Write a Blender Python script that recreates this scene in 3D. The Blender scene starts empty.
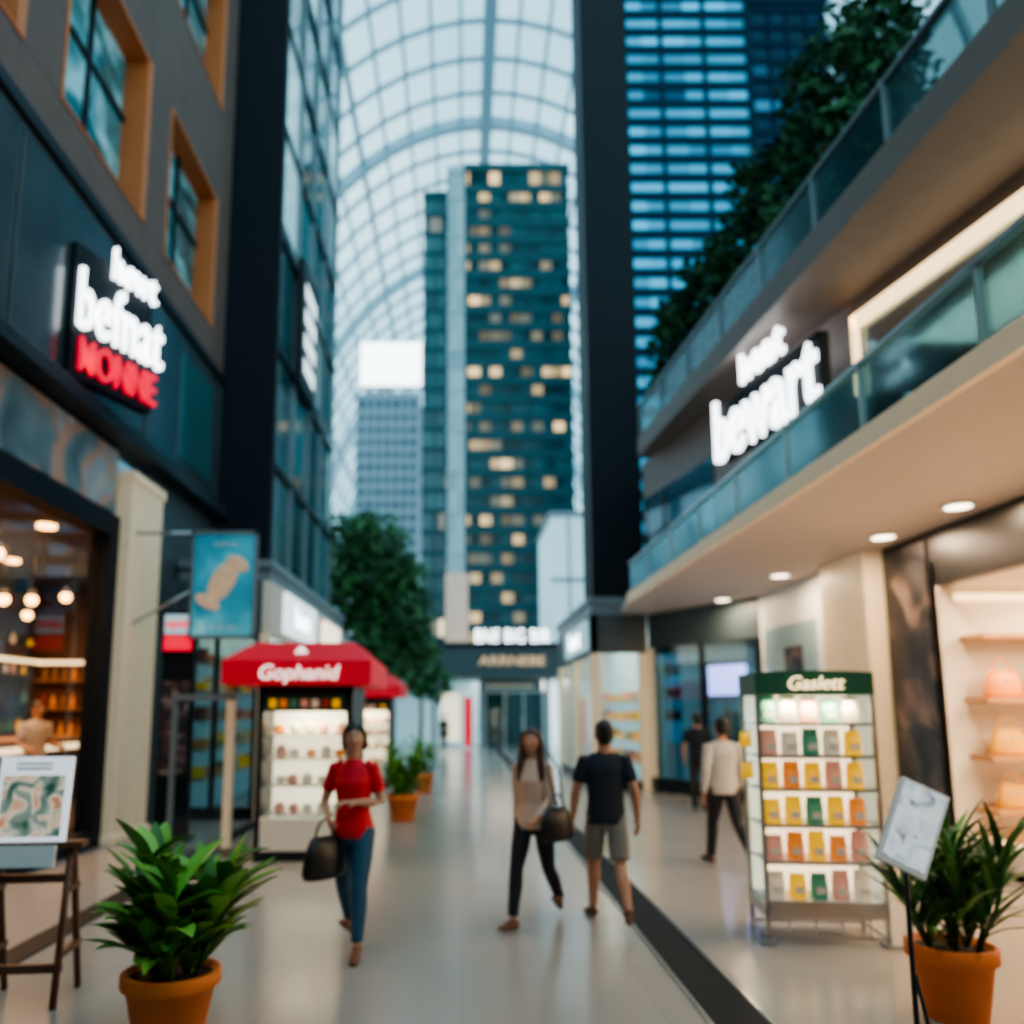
import bpy, math, random
from mathutils import Vector, Matrix
from mathutils.bvhtree import BVHTree
random.seed(7)
R=math.radians
# ------------------------------------------------------------------ materials
def newmat(name):
    m=bpy.data.materials.new(name); m.use_nodes=True
    nt=m.node_tree; nt.nodes.clear()
    out=nt.nodes.new('ShaderNodeOutputMaterial')
    return m,nt,out
def mat(name,col,rough=.6,metal=0,emi=None,es=0,var=.12,scale=6,spec=.5,bump=0):
    m,nt,out=newmat(name)
    b=nt.nodes.new('ShaderNodeBsdfPrincipled')
    tc=nt.nodes.new('ShaderNodeTexCoord')
    nz=nt.nodes.new('ShaderNodeTexNoise'); nz.inputs['Scale'].default_value=scale; nz.inputs['Detail'].default_value=4
    nt.links.new(tc.outputs['Object'],nz.inputs['Vector'])
    mx=nt.nodes.new('ShaderNodeMix'); mx.data_type='RGBA'
    c=Vector(col)
    mx.inputs[6].default_value=(*[max(0,x*(1-var)) for x in c],1)
    mx.inputs[7].default_value=(*[min(1,x*(1+var)) for x in c],1)
    nt.links.new(nz.outputs['Fac'],mx.inputs[0]); nt.links.new(mx.outputs[2],b.inputs['Base Color'])
    b.inputs['Roughness'].default_value=rough; b.inputs['Metallic'].default_value=metal
    b.inputs['Specular IOR Level'].default_value=spec
    if emi is not None:
        b.inputs['Emission Color'].default_value=(*emi,1); b.inputs['Emission Strength'].default_value=es
    if bump:
        bp=nt.nodes.new('ShaderNodeBump'); bp.inputs['Strength'].default_value=bump
        nt.links.new(nz.outputs['Fac'],bp.inputs['Height']); nt.links.new(bp.outputs[0],b.inputs['Normal'])
    nt.links.new(b.outputs[0],out.inputs[0]); return m
def glass(name,tint=(.85,.93,.95),refl=.03,rough=.03,k=.3):
    m,nt,out=newmat(name)
    t=nt.nodes.new('ShaderNodeBsdfTransparent'); t.inputs[0].default_value=(*tint,1)
    g=nt.nodes.new('ShaderNodeBsdfGlossy'); g.inputs['Roughness'].default_value=rough; g.inputs['Color'].default_value=(.8,.9,1,1)
    lw=nt.nodes.new('ShaderNodeLayerWeight'); lw.inputs[0].default_value=.3
    ad=nt.nodes.new('ShaderNodeMath'); ad.operation='MULTIPLY_ADD'; ad.inputs[1].default_value=k; ad.inputs[2].default_value=refl; ad.use_clamp=True
    nt.links.new(lw.outputs['Fresnel'],ad.inputs[0])
    mx=nt.nodes.new('ShaderNodeMixShader'); nt.links.new(ad.outputs[0],mx.inputs[0])
    nt.links.new(t.outputs[0],mx.inputs[1]); nt.links.new(g.outputs[0],mx.inputs[2]); nt.links.new(mx.outputs[0],out.inputs[0]); return m
def facade(name,w,h,dark,mid,lit,prob,es,off=(0,0),rough=.15,litvar=True,spec=.5):
    """curtain wall: per-window tone, random lit rooms"""
    m,nt,out=newmat(name); N=nt.nodes; L=nt.links
    tc=N.new('ShaderNodeTexCoord'); sp=N.new('ShaderNodeSeparateXYZ'); L.new(tc.outputs['Object'],sp.inputs[0])
    def mth(op,a,b=None):
        n=N.new('ShaderNodeMath'); n.operation=op
        for i,x in enumerate((a,b)):
            if x is None: continue
            if isinstance(x,(int,float)): n.inputs[i].default_value=x
            else: L.new(x,n.inputs[i])
        return n.outputs[0]
    u=mth('FLOOR',mth('DIVIDE',mth('ADD',mth('ADD',sp.outputs[0],sp.outputs[1]),off[0]),w))
    v=mth('FLOOR',mth('DIVIDE',mth('ADD',sp.outputs[2],off[1]),h))
    cb=N.new('ShaderNodeCombineXYZ'); L.new(u,cb.inputs[0]); L.new(v,cb.inputs[1])
    wn=N.new('ShaderNodeTexWhiteNoise'); wn.noise_dimensions='3D'; L.new(cb.outputs[0],wn.inputs['Vector'])
    lit_=mth('LESS_THAN',wn.outputs['Value'],prob)
    sc=N.new('ShaderNodeSeparateColor'); L.new(wn.outputs['Color'],sc.inputs[0])
    mx=N.new('ShaderNodeMix'); mx.data_type='RGBA'; mx.inputs[6].default_value=(*dark,1); mx.inputs[7].default_value=(*mid,1)
    L.new(sc.outputs[1],mx.inputs[0])
    b=N.new('ShaderNodeBsdfPrincipled'); L.new(mx.outputs[2],b.inputs['Base Color']); b.inputs['Roughness'].default_value=rough
    b.inputs['Specular IOR Level'].default_value=spec
    b.inputs['Emission Color'].default_value=(*lit,1)
    if litvar:
        q=mth('POWER',sc.outputs[2],3.0)
        st=mth('MULTIPLY',lit_,mth('MULTIPLY',mth('ADD',q,.1),es))
    else: st=mth('MULTIPLY',lit_,mth('MULTIPLY',mth('ADD',sc.outputs[2],.45),es))
    L.new(st,b.inputs['Emission Strength']); L.new(b.outputs[0],out.inputs[0]); return m
def poster(name,stops,scale=1.2,es=0,rough=.4,seed=0,detail=2):
    m,nt,out=newmat(name); N=nt.nodes; L=nt.links
    tc=N.new('ShaderNodeTexCoord'); mp=N.new('ShaderNodeMapping'); mp.inputs['Location'].default_value=(seed,seed*.7,seed*1.3)
    L.new(tc.outputs['Object'],mp.inputs[0])
    nz=N.new('ShaderNodeTexNoise'); nz.inputs['Scale'].default_value=scale; nz.inputs['Detail'].default_value=detail; nz.inputs['Distortion'].default_value=.8
    L.new(mp.outputs[0],nz.inputs['Vector'])
    cr=N.new('ShaderNodeValToRGB'); e=cr.color_ramp.elements
    while len(e)<len(stops): e.new(.5)
    for i,(p,c) in enumerate(stops): e[i].position=p; e[i].color=(*c,1)
    L.new(nz.outputs['Fac'],cr.inputs[0])
    b=N.new('ShaderNodeBsdfPrincipled'); L.new(cr.outputs[0],b.inputs['Base Color']); b.inputs['Roughness'].default_value=rough
    if es: L.new(cr.outputs[0],b.inputs['Emission Color']); b.inputs['Emission Strength'].default_value=es
    L.new(b.outputs[0],out.inputs[0]); return m

# ------------------------------------------------------------------ mesh builder
class MB:
    def __init__(s): s.v=[];s.f=[];s.m=[];s.sm=[];s.mats=[]
    def mi(s,mt):
        if mt not in s.mats: s.mats.append(mt)
        return s.mats.index(mt)
    def add(s,vs,fs,mt,M=None,smooth=False):
        o=len(s.v); i=s.mi(mt)
        s.v+=[tuple(M@Vector(v)) if M else tuple(v) for v in vs]
        for f in fs: s.f.append([o+k for k in f]); s.m.append(i); s.sm.append(smooth)
    def box(s,x0,x1,y0,y1,z0,z1,mt,M=None):
        vs=[(x,y,z) for z in (z0,z1) for y in (y0,y1) for x in (x0,x1)]
        s.add(vs,[(0,2,3,1),(4,5,7,6),(0,1,5,4),(2,6,7,3),(0,4,6,2),(1,3,7,5)],mt,M)
    def tube(s,pts,rad,mt,seg=12,M=None,ref=(1,0,0),rnd=False,smooth=True):
        P=[Vector(p) for p in pts]; RR=[(r,r) if isinstance(r,(int,float)) else tuple(r) for r in rad]
        if rnd:
            t0=(P[0]-P[1]).normalized(); t1=(P[-1]-P[-2]).normalized()
            m0=min(RR[0]);m1=min(RR[-1])
            P=[P[0]+t0*m0*.85,P[0]+t0*m0*.5]+P+[P[-1]+t1*m1*.5,P[-1]+t1*m1*.85]
            sc=lambda r,k:(r[0]*k,r[1]*k)
            RR=[sc(RR[0],.5),sc(RR[0],.85)]+RR+[sc(RR[-1],.85),sc(RR[-1],.5)]
        vs=[];n=len(P)
        for i in range(n):
            t=(P[min(i+1,n-1)]-P[max(i-1,0)]).normalized()
            rf=Vector(ref)
            if abs(t.dot(rf.normalized()))>.93: rf=Vector((0,1,0)) if abs(t.y)<.9 else Vector((0,0,1))
            a=(rf-t*rf.dot(t)).normalized(); b=t.cross(a)
            for k in range(seg):
                an=2*math.pi*(k+.5)/seg
                vs.append(P[i]+a*math.cos(an)*RR[i][0]+b*math.sin(an)*RR[i][1])
        fs=[]
        for i in range(n-1):
            for k in range(seg):
                k2=(k+1)%seg; fs.append((i*seg+k,i*seg+k2,(i+1)*seg+k2,(i+1)*seg+k))
        fs.append(tuple(reversed(range(seg)))); fs.append(tuple((n-1)*seg+k for k in range(seg)))
        s.add(vs,fs,mt,M,smooth)
    def ell(s,c,r,mt,seg=16,rings=10,M=None):
        vs=[];fs=[]
        for i in range(1,rings):
            t=math.pi*i/rings
            for k in range(seg):
                p=2*math.pi*k/seg
                vs.append((c[0]+r[0]*math.sin(t)*math.cos(p),c[1]+r[1]*math.sin(t)*math.sin(p),c[2]+r[2]*math.cos(t)))
        top=len(vs); vs.append((c[0],c[1],c[2]+r[2])); bot=len(vs); vs.append((c[0],c[1],c[2]-r[2]))
        for i in range(rings-2):
            for k in range(seg):
                k2=(k+1)%seg; fs.append((i*seg+k,(i+1)*seg+k,(i+1)*seg+k2,i*seg+k2))
        for k in range(seg):
            k2=(k+1)%seg; fs.append((top,k,k2)); fs.append((bot,(rings-2)*seg+k2,(rings-2)*seg+k))
        s.add(vs,fs,mt,M,True)
    def lathe(s,prof,mt,c=(0,0,0),seg=28,M=None,smooth=True):
        vs=[];fs=[]
        for r,z in prof:
            for k in range(seg):
                p=2*math.pi*k/seg; vs.append((c[0]+r*math.cos(p),c[1]+r*math.sin(p),c[2]+z))
        for i in range(len(prof)-1):
            for k in range(seg):
                k2=(k+1)%seg; fs.append((i*seg+k,i*seg+k2,(i+1)*seg+k2,(i+1)*seg+k))
        fs.append(tuple(reversed(range(seg)))); fs.append(tuple((len(prof)-1)*seg+k for k in range(seg)))
        s.add(vs,fs,mt,M,smooth)
    def prism(s,poly,z0,z1,mt,M=None):
        n=len(poly); vs=[(x,y,z0) for x,y in poly]+[(x,y,z1) for x,y in poly]
        fs=[(i,(i+1)%n,n+(i+1)%n,n+i) for i in range(n)]+[tuple(reversed(range(n))),tuple(range(n,2*n))]
        s.add(vs,fs,mt,M)
    def mesh(s,name):
        me=bpy.data.meshes.new(name); me.from_pydata(s.v,[],s.f)
        for m_ in s.mats: me.materials.append(m_)
        me.polygons.foreach_set('material_index',s.m); me.polygons.foreach_set('use_smooth',s.sm)
        me.update(); return me
    def build(s,name,loc=(0,0,0),rz=0,parent=None,bevel=0):
        o=bpy.data.objects.new(name,s.mesh(name)); bpy.context.collection.objects.link(o)
        o.location=loc; o.rotation_euler=(0,0,rz)
        if parent: o.parent=parent
        if bevel:
            b=o.modifiers.new('bevel','BEVEL'); b.width=bevel; b.segments=2; b.limit_method='ANGLE'
        return o
def link(o): bpy.context.collection.objects.link(o); return o
def text(body,name,size,loc,rot,mt,parent=None,ext=.03,bold=.0,shear=0,sx=1,sp=1.0):
    cu=bpy.data.curves.new(name+'_c','FONT'); cu.body=body; cu.size=size; cu.extrude=ext; cu.offset=bold*size; cu.shear=shear; cu.space_character=sp
    cu.align_x='CENTER'; cu.align_y='CENTER'
    t=link(bpy.data.objects.new(name+'_tmp',cu)); bpy.context.view_layer.update()
    dg=bpy.context.evaluated_depsgraph_get(); me=bpy.data.meshes.new_from_object(t.evaluated_get(dg))
    bpy.data.objects.remove(t); me.materials.clear(); me.materials.append(mt)
    o=link(bpy.data.objects.new(name,me)); o.location=loc; o.rotation_euler=rot; o.scale=(sx,1,1)
    if parent: o.parent=parent
    return o
def area(name,loc,size,power,col=(1,.85,.65),rot=(0,0,0),parent=None,sy=None):
    l=bpy.data.lights.new(name,'AREA'); l.energy=power; l.color=col; l.size=size
    if sy: l.shape='RECTANGLE'; l.size_y=sy
    o=link(bpy.data.objects.new(name,l)); o.location=loc; o.rotation_euler=rot
    if parent: o.parent=parent
    return o

# ------------------------------------------------------------------ material set
M_dark=mat('dark_metal',(.012,.018,.025),.4,.2,spec=.3)
M_black=mat('black_panel',(.004,.009,.015),.6,var=.2,spec=.25)
M_brown=mat('brown_stone',(.12,.075,.062),.7,var=.25,scale=2)
M_orange=mat('orange_frame',(.5,.15,.045),.5)
M_slate=mat('slate_cladding',(.055,.08,.09),.45)
M_cream=mat('cream_stone',(.85,.68,.47),.5,emi=(1,.78,.5),es=.12)  # faint warm emission stands in for light falling on the stone
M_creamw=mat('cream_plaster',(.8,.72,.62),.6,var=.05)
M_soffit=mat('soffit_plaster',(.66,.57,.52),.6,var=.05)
M_taupe=mat('taupe_panel',(.22,.18,.165),.55)
M_taupel=mat('taupe_light',(.33,.27,.255),.5)
M_white=mat('white_paint',(.75,.77,.77),.5,var=.04)
M_grey=mat('grey_metal',(.2,.25,.28),.4,.2)
M_steel=mat('brushed_steel',(.5,.52,.53),.3,.9)
M_wood=mat('dark_wood',(.12,.045,.022),.5,var=.35,scale=20)
M_shelf=mat('shelf_wood',(.5,.26,.12),.5)
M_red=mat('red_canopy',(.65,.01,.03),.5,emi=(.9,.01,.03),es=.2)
M_green=mat('green_header',(.018,.12,.07),.4)
M_glass=glass('clear_glass'); M_bal=glass('balustrade_glass',(.62,.8,.78),.05,.08,.3)
M_dglass=glass('dark_glass',(.4,.5,.53),.06,.04,.3)
M_tint=mat('slate_glass',(.045,.06,.066),.2,spec=.6,var=.5,scale=1.2)
M_tealg=mat('teal_glass',(.03,.11,.12),.1,spec=.9,var=.5,scale=.8)
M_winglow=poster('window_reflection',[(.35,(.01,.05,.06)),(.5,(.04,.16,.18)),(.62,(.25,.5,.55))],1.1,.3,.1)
E_white=mat('white_lit',(.9,.95,1),.5,emi=(.92,.97,1),es=4,var=0)
E_panel=mat('white_panel_lit',(.85,.92,.95),.5,emi=(.85,.95,1),es=1.2,var=0)
E_soft=mat('soft_lit',(.9,.82,.7),.5,emi=(1,.8,.55),es=1.7,var=0)
E_letter=mat('letter_lit',(.95,.9,.85),.5,emi=(1,.92,.85),es=1.3,var=0)
E_warm=mat('warm_lit',(1,.7,.4),.5,emi=(1,.5,.16),es=10,var=0)
E_down=mat('downlight_lit',(1,.9,.8),.5,emi=(1,.84,.6),es=7,var=0)
E_strip=mat('warm_strip',(1,.85,.6),.5,emi=(1,.7,.38),es=2.4,var=0)
E_red=mat('red_lit',(.8,.01,.04),.5,emi=(1,.005,.05),es=.9,var=0)
E_blue=mat('blue_lit',(.4,.5,.9),.5,emi=(.3,.38,1),es=2,var=0)
E_bill=mat('billboard_lit',(.9,.97,1),.5,emi=(.93,.98,1),es=4,var=0)
E_cool=mat('cool_interior',(.5,.65,.7),.5,emi=(.5,.8,.88),es=.5,var=.1)
M_skin=mat('skin_warm',(.55,.29,.19),.5,var=.06); M_skin2=mat('skin_tan',(.5,.25,.155),.5,var=.06)
M_hair=mat('black_hair',(.012,.009,.008),.4); M_hairb=mat('brown_hair',(.075,.03,.018),.4,var=.3,scale=30)
M_soil=mat('soil',(.03,.02,.012),.9)
M_terra=mat('terracotta',(.7,.2,.045),.65,var=.15,scale=8)
LV=[mat('leaf_a',(.1,.29,.03),.45,var=.3),mat('leaf_b',(.22,.48,.07),.45,var=.3),mat('leaf_c',(.05,.18,.025),.5,var=.3)]
LP=[mat('palm_a',(.06,.18,.04),.45,var=.3),mat('palm_b',(.12,.3,.06),.45,var=.3),mat('palm_c',(.025,.09,.02),.5,var=.3)]
TV=[mat('tree_leaf_a',(.025,.13,.03),.5),mat('tree_leaf_b',(.06,.2,.05),.5),mat('tree_leaf_c',(.01,.06,.02),.6)]
TD=[mat('shrub_leaf_a',(.014,.055,.025),.6,spec=.2),mat('shrub_leaf_b',(.035,.12,.045),.6,spec=.2)]  # dark green shrub foliage
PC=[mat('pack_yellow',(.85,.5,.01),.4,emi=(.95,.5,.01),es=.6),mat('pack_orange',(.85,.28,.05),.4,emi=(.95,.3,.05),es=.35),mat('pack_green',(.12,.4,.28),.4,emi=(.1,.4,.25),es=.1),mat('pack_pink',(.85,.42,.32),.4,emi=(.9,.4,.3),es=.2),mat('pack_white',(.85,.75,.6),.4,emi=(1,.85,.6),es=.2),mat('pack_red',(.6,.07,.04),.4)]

def floor_mat():
    m,nt,out=newmat('polished_floor_tile'); N=nt.nodes;L=nt.links
    tc=N.new('ShaderNodeTexCoord')
    br=N.new('ShaderNodeTexBrick'); br.offset=0; br.inputs['Scale'].default_value=1
    br.inputs['Brick Width'].default_value=1.2; br.inputs['Row Height'].default_value=1.2; br.inputs['Mortar Size'].default_value=.004
    br.inputs['Color1'].default_value=(.37,.335,.305,1); br.inputs['Color2'].default_value=(.39,.352,.32,1); br.inputs['Mortar'].default_value=(.32,.29,.27,1)
    L.new(tc.outputs['Object'],br.inputs['Vector'])
    nz=N.new('ShaderNodeTexNoise'); nz.inputs['Scale'].default_value=1.2; nz.inputs['Detail'].default_value=5; L.new(tc.outputs['Object'],nz.inputs['Vector'])
    b=N.new('ShaderNodeBsdfPrincipled')
    L.new(br.outputs['Color'],b.inputs['Base Color'])
    mr=N.new('ShaderNodeMapRange'); mr.inputs[3].default_value=.12; mr.inputs[4].default_value=.24; L.new(nz.outputs['Fac'],mr.inputs[0])
    L.new(mr.outputs[0],b.inputs['Roughness']); b.inputs['Specular IOR Level'].default_value=.75
    L.new(b.outputs[0],out.inputs[0]); return m
M_floor=floor_mat()
M_ground=mat('ground_paving',(.25,.26,.26),.7)

# ------------------------------------------------------------------ floor
b=MB(); b.box(-10.5,9.5,-4.4,40,-.3,0,M_floor); b.build('floor')
b=MB(); b.box(-80,80,-30,240,-.8,-.31,M_ground); b.build('ground')
b=MB(); b.box(1.45,1.78,-3,37,.0,.012,M_black); b.box(1.43,1.45,-3,37,0,.016,M_steel); b.box(1.78,1.80,-3,37,0,.016,M_steel); b.build('trim_1')
b=MB(); b.box(-3.42,-3.18,-3,13.3,.0,.012,M_black); b.build('trim_2')
# unseen wall added behind the viewer to block sky light from the rear
b=MB(); b.box(-10,9.4,-4.4,-4.0,0,8,M_creamw)
b.box(-9,8.5,-4.0,-3.94,4.6,7.2,M_tint)
b.box(-9,8.5,-4,-3.9,.2,3.6,M_dark); b.build('light_block_wall')

# ------------------------------------------------------------------ left building
XL=-4.9
def wall_grid(b,x0,x1,ys,zs,openings,mt):
    for i in range(len(ys)-1):
        for j in range(len(zs)-1):
            if (i,j) in openings: continue
            b.box(x0,x1,ys[i],ys[i+1],zs[j],zs[j+1],mt)
b=MB()
ys=[-3,-1.8,.8,1.9,4.5,5.4,7.9,8.8,11.3,12.2,14.7,15.6]; zs=[8.4,9.2,11.9,13.9,16.5,18.5,21,23]
ops={(i,j) for i in (1,3,5,7,9) for j in (1,3,5)}
wall_grid(b,-5.4,XL,ys,zs,ops,M_brown)
for i in (1,3,5,7,9):
    for j in (1,3,5):
        y0,y1,z0,z1=ys[i],ys[i+1],zs[j],zs[j+1]
        b.box(-5.35,-4.88,y1-.1,y1+.06,z0-.0,z1+.0,M_orange); b.box(-5.35,-4.88,y0-.0,y0+.05,z0-.0,z1+.0,M_orange)
        b.box(-5.35,-4.88,y0+.05,y1-.1,z0-.0,z0+.04,M_orange); b.box(-5.35,-4.88,y0+.05,y1-.1,z1-.05,z1+.0,M_orange)
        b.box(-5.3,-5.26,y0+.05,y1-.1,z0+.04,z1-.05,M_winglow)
        ym=(y0+y1)/2; b.box(-5.27,-5.2,ym-.04,ym+.04,z0+.04,z1-.05,M_dark); b.box(-5.27,-5.2,y0+.05,y1-.1,z0+1.6,z0+1.67,M_dark)
b.box(XL,-4.82,-3,15.6,8.34,8.5,M_dark)
b.box(-5.4,XL,-3,15.6,5.7,8.34,M_slate)
for y0,y1 in ((-3,.6),(.7,4.3),(4.4,8),(8.1,11.7),(11.8,15.4)):
    b.box(XL,-4.87,y0,y1,5.85,8.25,M_tint)
b.box(-4.87,-4.85,13.2,14.9,6.1,8.0,M_tealg)
b.box(XL-.1,-4.6,-3,15.6,5.5,5.7,M_dark)
b.box(-5.4,-4.95,-3,11.1,4.5,5.5,M_slate)
b.box(-5.4,-4.92,12.3,15.6,0,5.5,M_slate)
P1=poster('portrait_mural',[(.3,(.03,.05,.06)),(.45,(.1,.16,.18)),(.53,(.36,.2,.13)),(.6,(.18,.26,.3)),(.72,(.5,.38,.28))],1.1,.15,seed=3)
for y0,y1 in ((-2.9,2),(2.05,6.9),(6.95,11.05)): b.box(-4.95,-4.9,y0,y1,4.55,5.45,P1)
b.build('wall_left',bevel=.01)
b=MB()
b.box(-5.1,-4.85,-3,11.1,4.2,4.5,M_black); b.box(-5.1,-4.85,10.82,11.1,0,4.2,M_black); b.box(-5.1,-4.85,-3,10.82,0,.22,M_black)
for y in (-3,1.6,6.2): b.box(-5.05,-4.87,y,y+.12,.22,4.2,M_black)
b.box(-5.0,-4.98,-2.9,10.82,.22,4.2,glass('shop_window',(.95,.97,.97),.015,.02,.1)); b.build('window_1')
b=MB(); b.box(-5.1,-4.7,11.12,12.28,0,5.15,M_cream); b.box(-5.1,-4.64,11.08,12.32,0,.12,M_cream); b.box(-5.1,-4.66,11.1,12.3,5.05,5.2,M_cream)
b.build('stone_pillar',bevel=.02)
# cafe interior
M_caf=mat('cafe_wall',(.13,.065,.04),.7); M_cfl=mat('cafe_floor',(.07,.045,.03),.4); M_cce=mat('cafe_ceiling',(.04,.03,.025),.8)
b=MB(); b.box(-10,-5.42,-3,18,-.0,.2,M_cfl); b.build('floor.001')
b=MB(); b.box(-10,-5.42,-3,18,4.45,4.6,M_cce); b.build('ceiling')
b=MB(); b.box(-10.2,-10,-3,18,0,4.6,M_caf); b.box(-10,-5.42,18,18.2,0,4.6,M_caf); b.box(-10,-5.42,-3.2,-3,0,4.6,M_caf); b.build('wall_cafe')
b=MB() # back bar
b.box(-9.9,-9.5,9,17.5,.2,4,M_caf)
for z in (1.3,1.9,2.5,3.1):
    b.box(-9.5,-9.2,9,17.5,z,z+.05,M_wood)
    y=9.1
    while y<17.3:
        r=random.uniform(.035,.06); h=random.uniform(.15,.35)
        b.lathe([(r,0),(r,h*.6),(r*.35,h*.8),(r*.35,h)],random.choice(PC+[M_tealg,M_dark]),(-9.35,y,z+.05),8); y+=random.uniform(.16,.4)
b.box(-9.2,-9.16,9,17.5,2.78,2.86,E_strip)
b.box(-9.5,-5.6,17.5,17.9,.2,2.5,M_wood); b.box(-9.2,-5.6,17.4,17.5,2.78,2.86,E_strip)
for z in (1.2,1.8,2.4): 
    b.box(-9.2,-5.6,17.2,17.5,z,z+.04,M_shelf)
    for i in range(16): b.lathe([(.05,0),(.05,.16),(.02,.22),(.02,.3)],random.choice([PC[1],PC[4],PC[5],M_shelf,M_wood]),(-9+i*.21,17.35,z+.04),8)
b.build('bar_shelf_unit')
b=MB(); b.box(-8,-7.2,7,15.5,.2,1.25,M_wood); b.box(-8.1,-7.1,6.9,15.6,1.25,1.32,M_shelf); b.box(-7.19,-7.17,7,15.5,1.1,1.2,E_strip); b.build('bar_counter')
for (x,y,z) in ((-6.5,11.0,4.0),(-7,12.1,3.5),(-7,12.9,3.6),(-7,14.0,3.8),(-7.3,10.2,3.7),(-6.6,9.0,3.6),(-8.2,15,3.6),(-8,13.4,3.9),(-6.4,14.6,3.5),(-6.6,15.8,3.7),(-7.6,12.5,3.3)):
    b=MB(); b.tube([(0,0,0.1),(0,0,4.45-z)],[.012,.012],M_dark,6); b.lathe([(.03,.14),(.07,.07),(.08,.04),(.07,.035)],M_dark,seg=16); b.ell((0,0,-.03),(.09,.09,.09),E_warm,12,8)
    b.build('pendant_lamp',(x,y,z))
for (x,y) in ((-6,11.3),(-6,13.3),(-6.2,8.5),(-8,11),(-8,14),(-6,6)):
    b=MB(); b.lathe([(.13,0),(.13,.05),(.1,.05)],E_warm,seg=16); b.build('ceiling_downlight',(x,y,4.4))
area('cafe_light',(-7.5,11,4.3),3,650,(1,.52,.24),sy=8)
for (x,y) in ((-6.1,9.3),(-5.9,13.4)):
    b=MB(); b.lathe([(.22,0),(.22,.02),(.03,.04),(.03,.7),(.35,.71),(.35,.75)],M_wood); b.build('cafe_table',(x,y,.2))
# left sign
b=MB(); b.box(-.76,.6,.02,.22,.3,1.5,M_black); b.box(-.76,.66,.0,.16,-.26,.32,M_black)
b.tube([(.5,.2,1.2),(.2,.75,1.2)],[.03,.03],M_dark,8); b.tube([(-.5,.2,1.2),(-.5,.3,1.2)],[.03,.03],M_dark,8)
sg=b.build('shop_sign',(-4.52,9.95,6.1),R(69.7),bevel=.02)
text('befnat','letters_main',1.12,(.02,-.03,.74),(R(90),0,0),E_white,sg,.03,.006,sx=.5,sp=1.08)
text('hewt','letters_top',.62,(.2,-.03,1.48),(R(90),0,0),E_white,sg,.03,.006,sx=.62,sp=1.06)
text('MONNE','letters_bottom',.62,(0,-.04,.03),(R(90),0,0),E_red,sg,.03,.006,sx=.58,sp=1.05)

# left tower
M_tower=facade('left_curtain_wall',1.75,2.6,(.015,.06,.07),(.07,.22,.25),(.4,.75,.85),.3,.5,off=(.2,.4),rough=.08,litvar=False)
b=MB(); b.box(-5.4,-4.02,15.9,17.4,4.4,26,M_black); b.box(-4.02,-3.9,15.9,16.15,4.4,26,M_black)
b.box(-5.4,-4.0,17.4,23.4,4.4,26,M_tower); b.box(-4.0,-3.98,16.15,23.4,4.4,26,M_tower)
for z in (4.46,6.9,9.5,12.1,14.7,17.3,19.9,22.5,25.1): b.box(-4.0,-3.9,16.15,23.4,z-.06,z+.06,M_dark)
for y in (17.9,19.7,21.5,23.3): b.box(-4.0,-3.9,y-.05,y+.05,4.4,26,M_grey)
b.box(-3.88,-3.72,17.6,19.4,9.3,12.4,M_dark)
for i in range(4): b.box(-3.72,-3.7,17.9,19.1,9.7+i*.62,10.05+i*.62,E_panel)
b.build('glass_tower',bevel=0)

def shop_items(b,x0,x1,y,z,n,depth=.1,axis='x'):
    for i in range(n):
        t=x0+(x1-x0)*(i+.5)/n; w=(x1-x0)/n*.36; h=random.uniform(.1,.24)
        mt=random.choice(PC)
        if axis=='x': b.box(t-w,t+w,y-depth,y+depth,z,z+h,mt)
        else: b.box(y-depth,y+depth,t-w,t+w,z,z+h,mt)
b=MB()
b.box(-4.88,-3.3,13.6,22,4.0,4.3,M_grey); b.box(-4.88,-3.24,13.5,22.1,4.22,4.36,M_grey)
b.box(-3.42,-3.28,13.6,22,3.1,4.0,M_creamw); b.box(-4.88,-3.42,13.55,13.68,3.1,4.0,M_slate)
for y in (13.6,16.4,19.2,21.8): b.box(-3.45,-3.3,y,y+.2,0,3.1,M_cream)
b.box(-3.4,-3.37,13.8,21.8,.2,3.1,M_glass); b.box(-3.45,-3.33,13.8,21.8,0,.2,M_dark)
b.box(-4.88,-3.45,13.62,13.65,.2,3.1,M_dglass)
for x in (-4.88,-4.2,-3.52): b.box(x,x+.07,13.58,13.68,0,3.1,M_dark)
b.box(-4.88,-3.45,13.58,13.68,0,.2,M_dark); b.box(-4.88,-3.45,21.9,22,0,4,M_white)
b.box(-4.9,-4.82,13.7,21.9,0,4,E_cool)
for z in (.6,1.1,1.6,2.1,2.6):
    b.box(-4.8,-4.4,13.9,21.8,z,z+.04,M_white); shop_items(b,14,21.6,-4.6,z+.04,24,.1,'y')
b.box(-3.28,-3.22,14.6,17.6,3.2,3.95,E_panel); b.box(-3.27,-3.18,18.6,20.8,3.3,3.85,E_soft)
gu=b.build('glass_shop_unit'); text('bonna','letters',.55,(-3.21,16.1,3.57),(R(90),0,R(90)),E_white,gu,.01,.01)
area('shop_light',(-4.1,17.5,3.9),1,140,(1,.78,.5),sy=6)

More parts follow.
